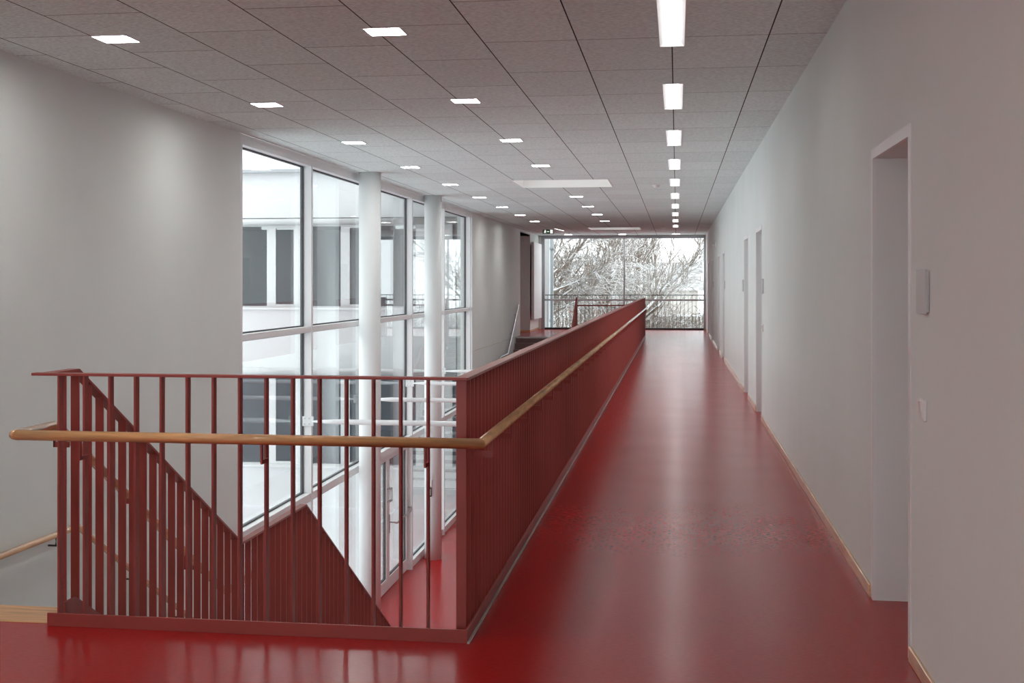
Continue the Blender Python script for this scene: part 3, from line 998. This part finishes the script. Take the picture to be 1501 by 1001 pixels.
m = MB(); m.bbox(-7.4, XWR, YWB + .2, YWB + .23, 1.1, 1.13, .002); m.bbox(-7.4, XWR, YWB + .2, YWB + .23, .55, .58, .002)
for k in range(20):
    xx = -7.35 + .125 * k
    m.box(xx - .006, xx + .006, YWB + .2, YWB + .22, .0, 1.1)
m.build('rear_railing', 'dark', w)
m = MB()
for xx in (-6.2, -9.6, -16.0, -20.0):
    m.box(xx - .6, xx + .6, YW + 2.6, YW + 2.72, 2.83, 2.9)
m.build('room_lamp', emit('room_lamp_glow', (1, .98, .94), 0.9), w)
m = MB(); m.box(-6.95, -6.6, YW + 4.7, YW + 4.85, -.05, 2.9); m.build('curtain', 'wingint', w)

# ------------------------------------------------------------------ outside: trees, hedge, houses
def branch(mbig, msmall, p, d, length, r, depth, rnd, spread, grav, mini=0.012, maxd=5, lr=1.0):
    pts, rs = [p.copy()], [r]
    seg = 4 if depth < 3 else 3
    q = p.copy(); dd = d.copy()
    for i in range(seg):
        dd = (dd + Vector((rnd.uniform(-1, 1), rnd.uniform(-1, 1), rnd.uniform(-1, 1) + grav)) * 0.16).normalized()
        q = q + dd * (length / seg)
        pts.append(q.copy()); rs.append(max(mini * .7, r * (1 - 0.55 * (i + 1) / seg)))
    (mbig if depth < 2 else msmall).tube(pts, rs, 6 if depth < 2 else (4 if depth < 4 else 3), caps=False)
    if depth >= maxd:
        return
    n = {0: 9, 1: 6, 2: 5, 3: 4, 4: 3}.get(depth, 3)
    for k in range(n):
        t = 0.25 + 0.75 * (k + rnd.random()) / n
        i = min(seg - 1, int(t * seg)); f = t * seg - i
        b = pts[i].lerp(pts[min(i + 1, seg)], min(1, f))
        ax = Vector((rnd.uniform(-1, 1), rnd.uniform(-1, 1), rnd.uniform(-1, 1)))
        nd = (d * rnd.uniform(.6, 1.0) + (ax - d * ax.dot(d)).normalized() * spread * rnd.uniform(.6, 1.25)).normalized()
        branch(mbig, msmall, b, nd, length * rnd.uniform(.48, .72) * (lr if depth == 0 else 1), max(mini, rs[i] * rnd.uniform(.42, .62)), depth + 1, rnd, spread, grav, mini, maxd, lr)

def tree(x, y, h, r, seed, label, stems=1, spread=.8, lean=(0, 0), grav=.25, maxd=5, lr=1.0):
    rnd = random.Random(seed)
    e = empty('snowy_tree', (x, y, GZ), label, 'tree', 'snow covered trees beyond the end window')
    A, B = MB(), MB()
    for s in range(stems):
        a = 2 * math.pi * s / max(1, stems) + rnd.random()
        sp = .0 if stems == 1 else .16
        d = Vector((lean[0] + sp * math.cos(a), lean[1] + sp * math.sin(a), 1)).normalized()
        branch(A, B, Vector((x + .15 * math.cos(a) * (stems > 1), y, GZ)), d, h * .62, r, 0, rnd, spread, grav, .011, maxd, lr)
    A.build('trunk', 'bark', e); B.build('twigs', 'twig', e)
    return e

def bough(e, pts, r, seed):
    """a long limb with snow lying along it, part of the tree it grows from"""
    rnd = random.Random(seed)
    P_ = [Vector((p[0], p[1] - (2.2 if i else 0), p[2])) for i, p in enumerate(pts)]
    A, B = MB(), MB()
    n = len(P_)
    A.tube(P_, [1.25 * r * (1 - .6 * i / (n - 1)) for i in range(n)], 7)
    for i in range(n - 1):
        d = (P_[i + 1] - P_[i]).normalized()
        for t in (.15, .5, .8):
            nd = (d + Vector((rnd.uniform(-.4, .6), rnd.uniform(-.6, .6), rnd.uniform(-.2, .9)))).normalized()
            branch(A, B, P_[i].lerp(P_[i + 1], t), nd, rnd.uniform(.7, 1.3), r * .4, 2, rnd, .8, .1, .012, 4)
    lb = A.build('bough', 'bough', e)
    B.build('twigs', 'twig', lb)

t1 = tree(-5.6, 50.0, 10.5, .16, 3, 'large dense snowy tree filling the left half of the end window', 2, .75, (-.06, 0), .2, 4, .6)
for k, (pts, r) in enumerate([
    ([(-5.55, 50, .2), (-4.66, 49.6, 1.78), (-4.14, 49.4, 2.1), (-3.83, 49.2, 2.42), (-3.5, 49, 2.85), (-3.2, 48.9, 3.25)], .075),
    ([(-5.5, 50, .3), (-4.66, 49.5, 1.16), (-4.2, 49.3, 1.33), (-3.6, 49.2, 1.56), (-3.3, 49.2, 1.75)], .06),
    ([(-5.6, 50, -.8), (-4.66, 49.5, .33), (-4.27, 49.3, .55), (-3.7, 49.2, .8), (-3.3, 49.2, 1.0)], .065),
    ([(-5.6, 50, -1.4), (-4.6, 49.5, -.1), (-4.3, 49.3, .25), (-3.9, 49.2, .75)], .05),
    ([(-5.5, 50, 1.2), (-4.6, 49.4, 2.3), (-4.3, 49.3, 2.75), (-4.1, 49.3, 3.3)], .05),
    ([(-5.5, 50, -.2), (-4.3, 49.4, .95), (-3.4, 49.3, 1.55), (-2.6, 49.4, 2.2)], .05)]):
    bough(t1, pts, r, 60 + k)
tree(-3.6, 57.0, 9.0, .13, 8, 'snowy tree behind the large tree, left of the window mullion', 2, .65, (-.05, 0), .3, 4, .6)
tree(-1.75, 60.0, 10.5, .12, 21, 'bare snowy tree with several upright trunks just right of the window mullion', 5, .5, (.0, 0), .35, 3, .42)
t2 = tree(-2.0, 54.0, 2.0, .07, 31, 'low slanting snowy tree leaning right behind the corridor railing end', 2, .7, (.35, 0), .0, 3)
for k, (pts, r) in enumerate([
    ([(-1.9, 54, -1.6), (-1.3, 53.6, .3), (-.77, 53.5, .9), (-.4, 53.5, 1.37), (.1, 53.4, 1.8), (.52, 53.4, 2.24), (.8, 53.3, 2.6)], .085),
    ([(-1.3, 53.6, .1), (-.7, 53.4, .6), (-.3, 53.4, 1.1), (.2, 53.4, 1.5)], .055)]):
    bough(t2, pts, r, 80 + k)
tree(-14.0, 62.0, 9.0, .2, 41, 'snowy tree far left beyond the courtyard wing', 2, .8, (.0, 0), .2, 4, .6)
tree(2.1, 64.5, 3.4, .05, 51, 'small snowy tree at the right edge of the end window', 3, .6, (-.05, 0), .2, 4, .6)
# hedge / shrubs
def shrub(x, y, h, wd, seed, label):
    rnd = random.Random(seed)
    e = empty('snowy_shrub', (x, y, GZ), label, 'shrub', 'snowy shrubs below the end window')
    A, B = MB(), MB()
    for s in range(15):
        a = rnd.uniform(0, 6.28)
        d = Vector((.45 * math.cos(a), .45 * math.sin(a), 1)).normalized()
        branch(A, B, Vector((x + rnd.uniform(-wd, wd) * .5, y + rnd.uniform(-.5, .5), GZ)), d, h * rnd.uniform(.55, .8), .035, 1, rnd, .9, .15, .013, 4)
    A.build('stems', 'bark', e); B.build('twigs', 'twig', e)
for k, (x, y, h, wd) in enumerate([(-3.6, 52.5, 3.4, 1.6), (-1.9, 53.0, 3.1, 1.6), (-.2, 52.0, 3.3, 1.6), (1.2, 52.6, 3.5, 1.4)]):
    shrub(x, y, h, wd, 100 + k, ('twiggy snowy shrub low in the left half of the end window', 'twiggy snowy shrub left of the corridor railing end, below the mullion', 'twiggy snowy shrub just right of the corridor railing end', 'twiggy snowy shrub in the lower right corner of the end window')[k])

def house(name, label, x0, x1, y0, y1, zw, zr, wall, win):
    e = empty(name, ((x0 + x1) / 2, y0, GZ), label, 'house')
    m = MB(); m.box(x0, x1, y0, y1, GZ, zw); m.build('walls', wall, e)
    m = MB()
    o = .35; ym = (y0 + y1) / 2
    m.prism([(y0 - o, zw - .1), (ym, zr), (y1 + o, zw - .1)], 'x', x0 - o, x1 + o); m.build('roof', 'slate', e)
    if name == 'brick_house':
      m = MB(); m.bbox((x0 + x1) / 2 - .9, (x0 + x1) / 2 - .3, ym - .3, ym + .3, zr - .5, zr + .7, .02); m.build('chimney', 'brick', e)
    for x, z in win:
        m = MB(); m.box(x - .45, x + .45, y0 - .04, y0 + .02, z, z + 1.2); f = m.build('window_frame', 'white', e)
        m = MB(); m.box(x - .38, x + .38, y0 - .05, y0 - .04, z + .07, z + 1.13); m.build('pane', 'gasket', f)
house('slate_house', 'cream house with dark snowy roof behind the trees at right', -2.3, 1.3, 80, 89, 1.15, 2.85, 'housewall', [(-1.4, -1.6), (.2, -1.6)])
house('brick_house', 'low brick house behind the trees near the window mullion', -6.2, -2.9, 74, 80, .55, 1.9, 'brick', [(-5.2, -.9), (-3.8, -.9)])
e = empty('garden_fence', (0, 64, GZ), 'pale wooden garden fence behind the shrubs in the end window', 'fence')
m = MB()
for k in range(60):
    x = -6 + .16 * k
    m.box(x, x + .12, 64, 64.03, GZ, -.15)
m.build('boards', pbr('weathered_boards', (.20, .18, .16), .9, var=.15, scale=3), e)
m = MB(); m.box(-6, 3.6, 64.03, 64.1, -.5, -.4); m.box(-6, 3.6, 64.03, 64.1, -2.6, -2.5); m.box(-6.05, 3.65, 63.98, 64.12, -.15, -.06); m.build('rails', 'snow', e)
# snow heap
m = MB()
n_ = 16
vs, f_ = [], []
for i in range(n_ + 1):
    for j in range(n_ + 1):
        u, v = i / n_ * 2 - 1, j / n_ * 2 - 1
        z = max(0, 1 - (u * u + v * v)) ** .7 * 3.6
        vs.append((1.35 + u * 1.1, 49 + v * 1.4, GZ - .02 + z))
for i in range(n_):
    for j in range(n_):
        q = i * (n_ + 1) + j; f_.append((q, q + n_ + 1, q + n_ + 2, q + 1))
m.add(vs, f_, True)
tag(m.build('snow_heap', 'snow', origin=(1.35, 49, GZ)), 'rounded heap of snow in the lower right corner of the end window', 'snow heap', None, 'thing')

# ------------------------------------------------------------------ sky, camera, view
sc = bpy.context.scene
wd = bpy.data.worlds.new('overcast_sky'); sc.world = wd
wd.use_nodes = True
nt = wd.node_tree; nt.nodes.clear()
out = N(nt, 'ShaderNodeOutputWorld'); bg = N(nt, 'ShaderNodeBackground')
tc = N(nt, 'ShaderNodeTexCoord'); sx = N(nt, 'ShaderNodeSeparateXYZ')
nt.links.new(tc.outputs['Generated'], sx.inputs[0])
cr = N(nt, 'ShaderNodeValToRGB')
cr.color_ramp.elements[0].position = 0.0; cr.color_ramp.elements[0].color = (.94, .96, 1.0, 1)
cr.color_ramp.elements[1].position = 0.9; cr.color_ramp.elements[1].color = (.99, .99, 1.0, 1)
nt.links.new(sx.outputs[2], cr.inputs[0]); nt.links.new(cr.outputs[0], bg.inputs[0])
bg.inputs[1].default_value = 1.22
nt.links.new(bg.outputs[0], out.inputs[0])

cam = bpy.data.cameras.new('camera'); co = bpy.data.objects.new('camera', cam); COL.objects.link(co)
W_, H_ = 1501.0, 1001.0
FPX, XP, VPX, VPY = 1875.0, 709.0, 992.0, 415.0
cam.sensor_fit = 'HORIZONTAL'; cam.sensor_width = 36.0
cam.lens = FPX / W_ * 36.0
cam.shift_x = (W_ / 2 - XP) / W_
cam.shift_y = -(H_ / 2 - VPY) / W_
cam.clip_start = .05; cam.clip_end = 500
co.location = (0, 0, 1.5)
co.rotation_euler = (R(90), 0, math.atan((VPX - XP) / FPX))
sc.camera = co
sc.view_settings.view_transform = 'Standard'; sc.view_settings.look = 'None'
sc.view_settings.exposure = 1.17; sc.view_settings.gamma = 1.0; sc.view_settings.use_curve_mapping = False
cy = sc.cycles
cy.use_denoising = True; cy.denoising_prefilter = 'ACCURATE'
cy.max_bounces = 10; cy.diffuse_bounces = 5; cy.glossy_bounces = 5; cy.transparent_max_bounces = 24; cy.transmission_bounces = 6
cy.sample_clamp_indirect = 6.0
cy.caustics_reflective = False; cy.caustics_refractive = False
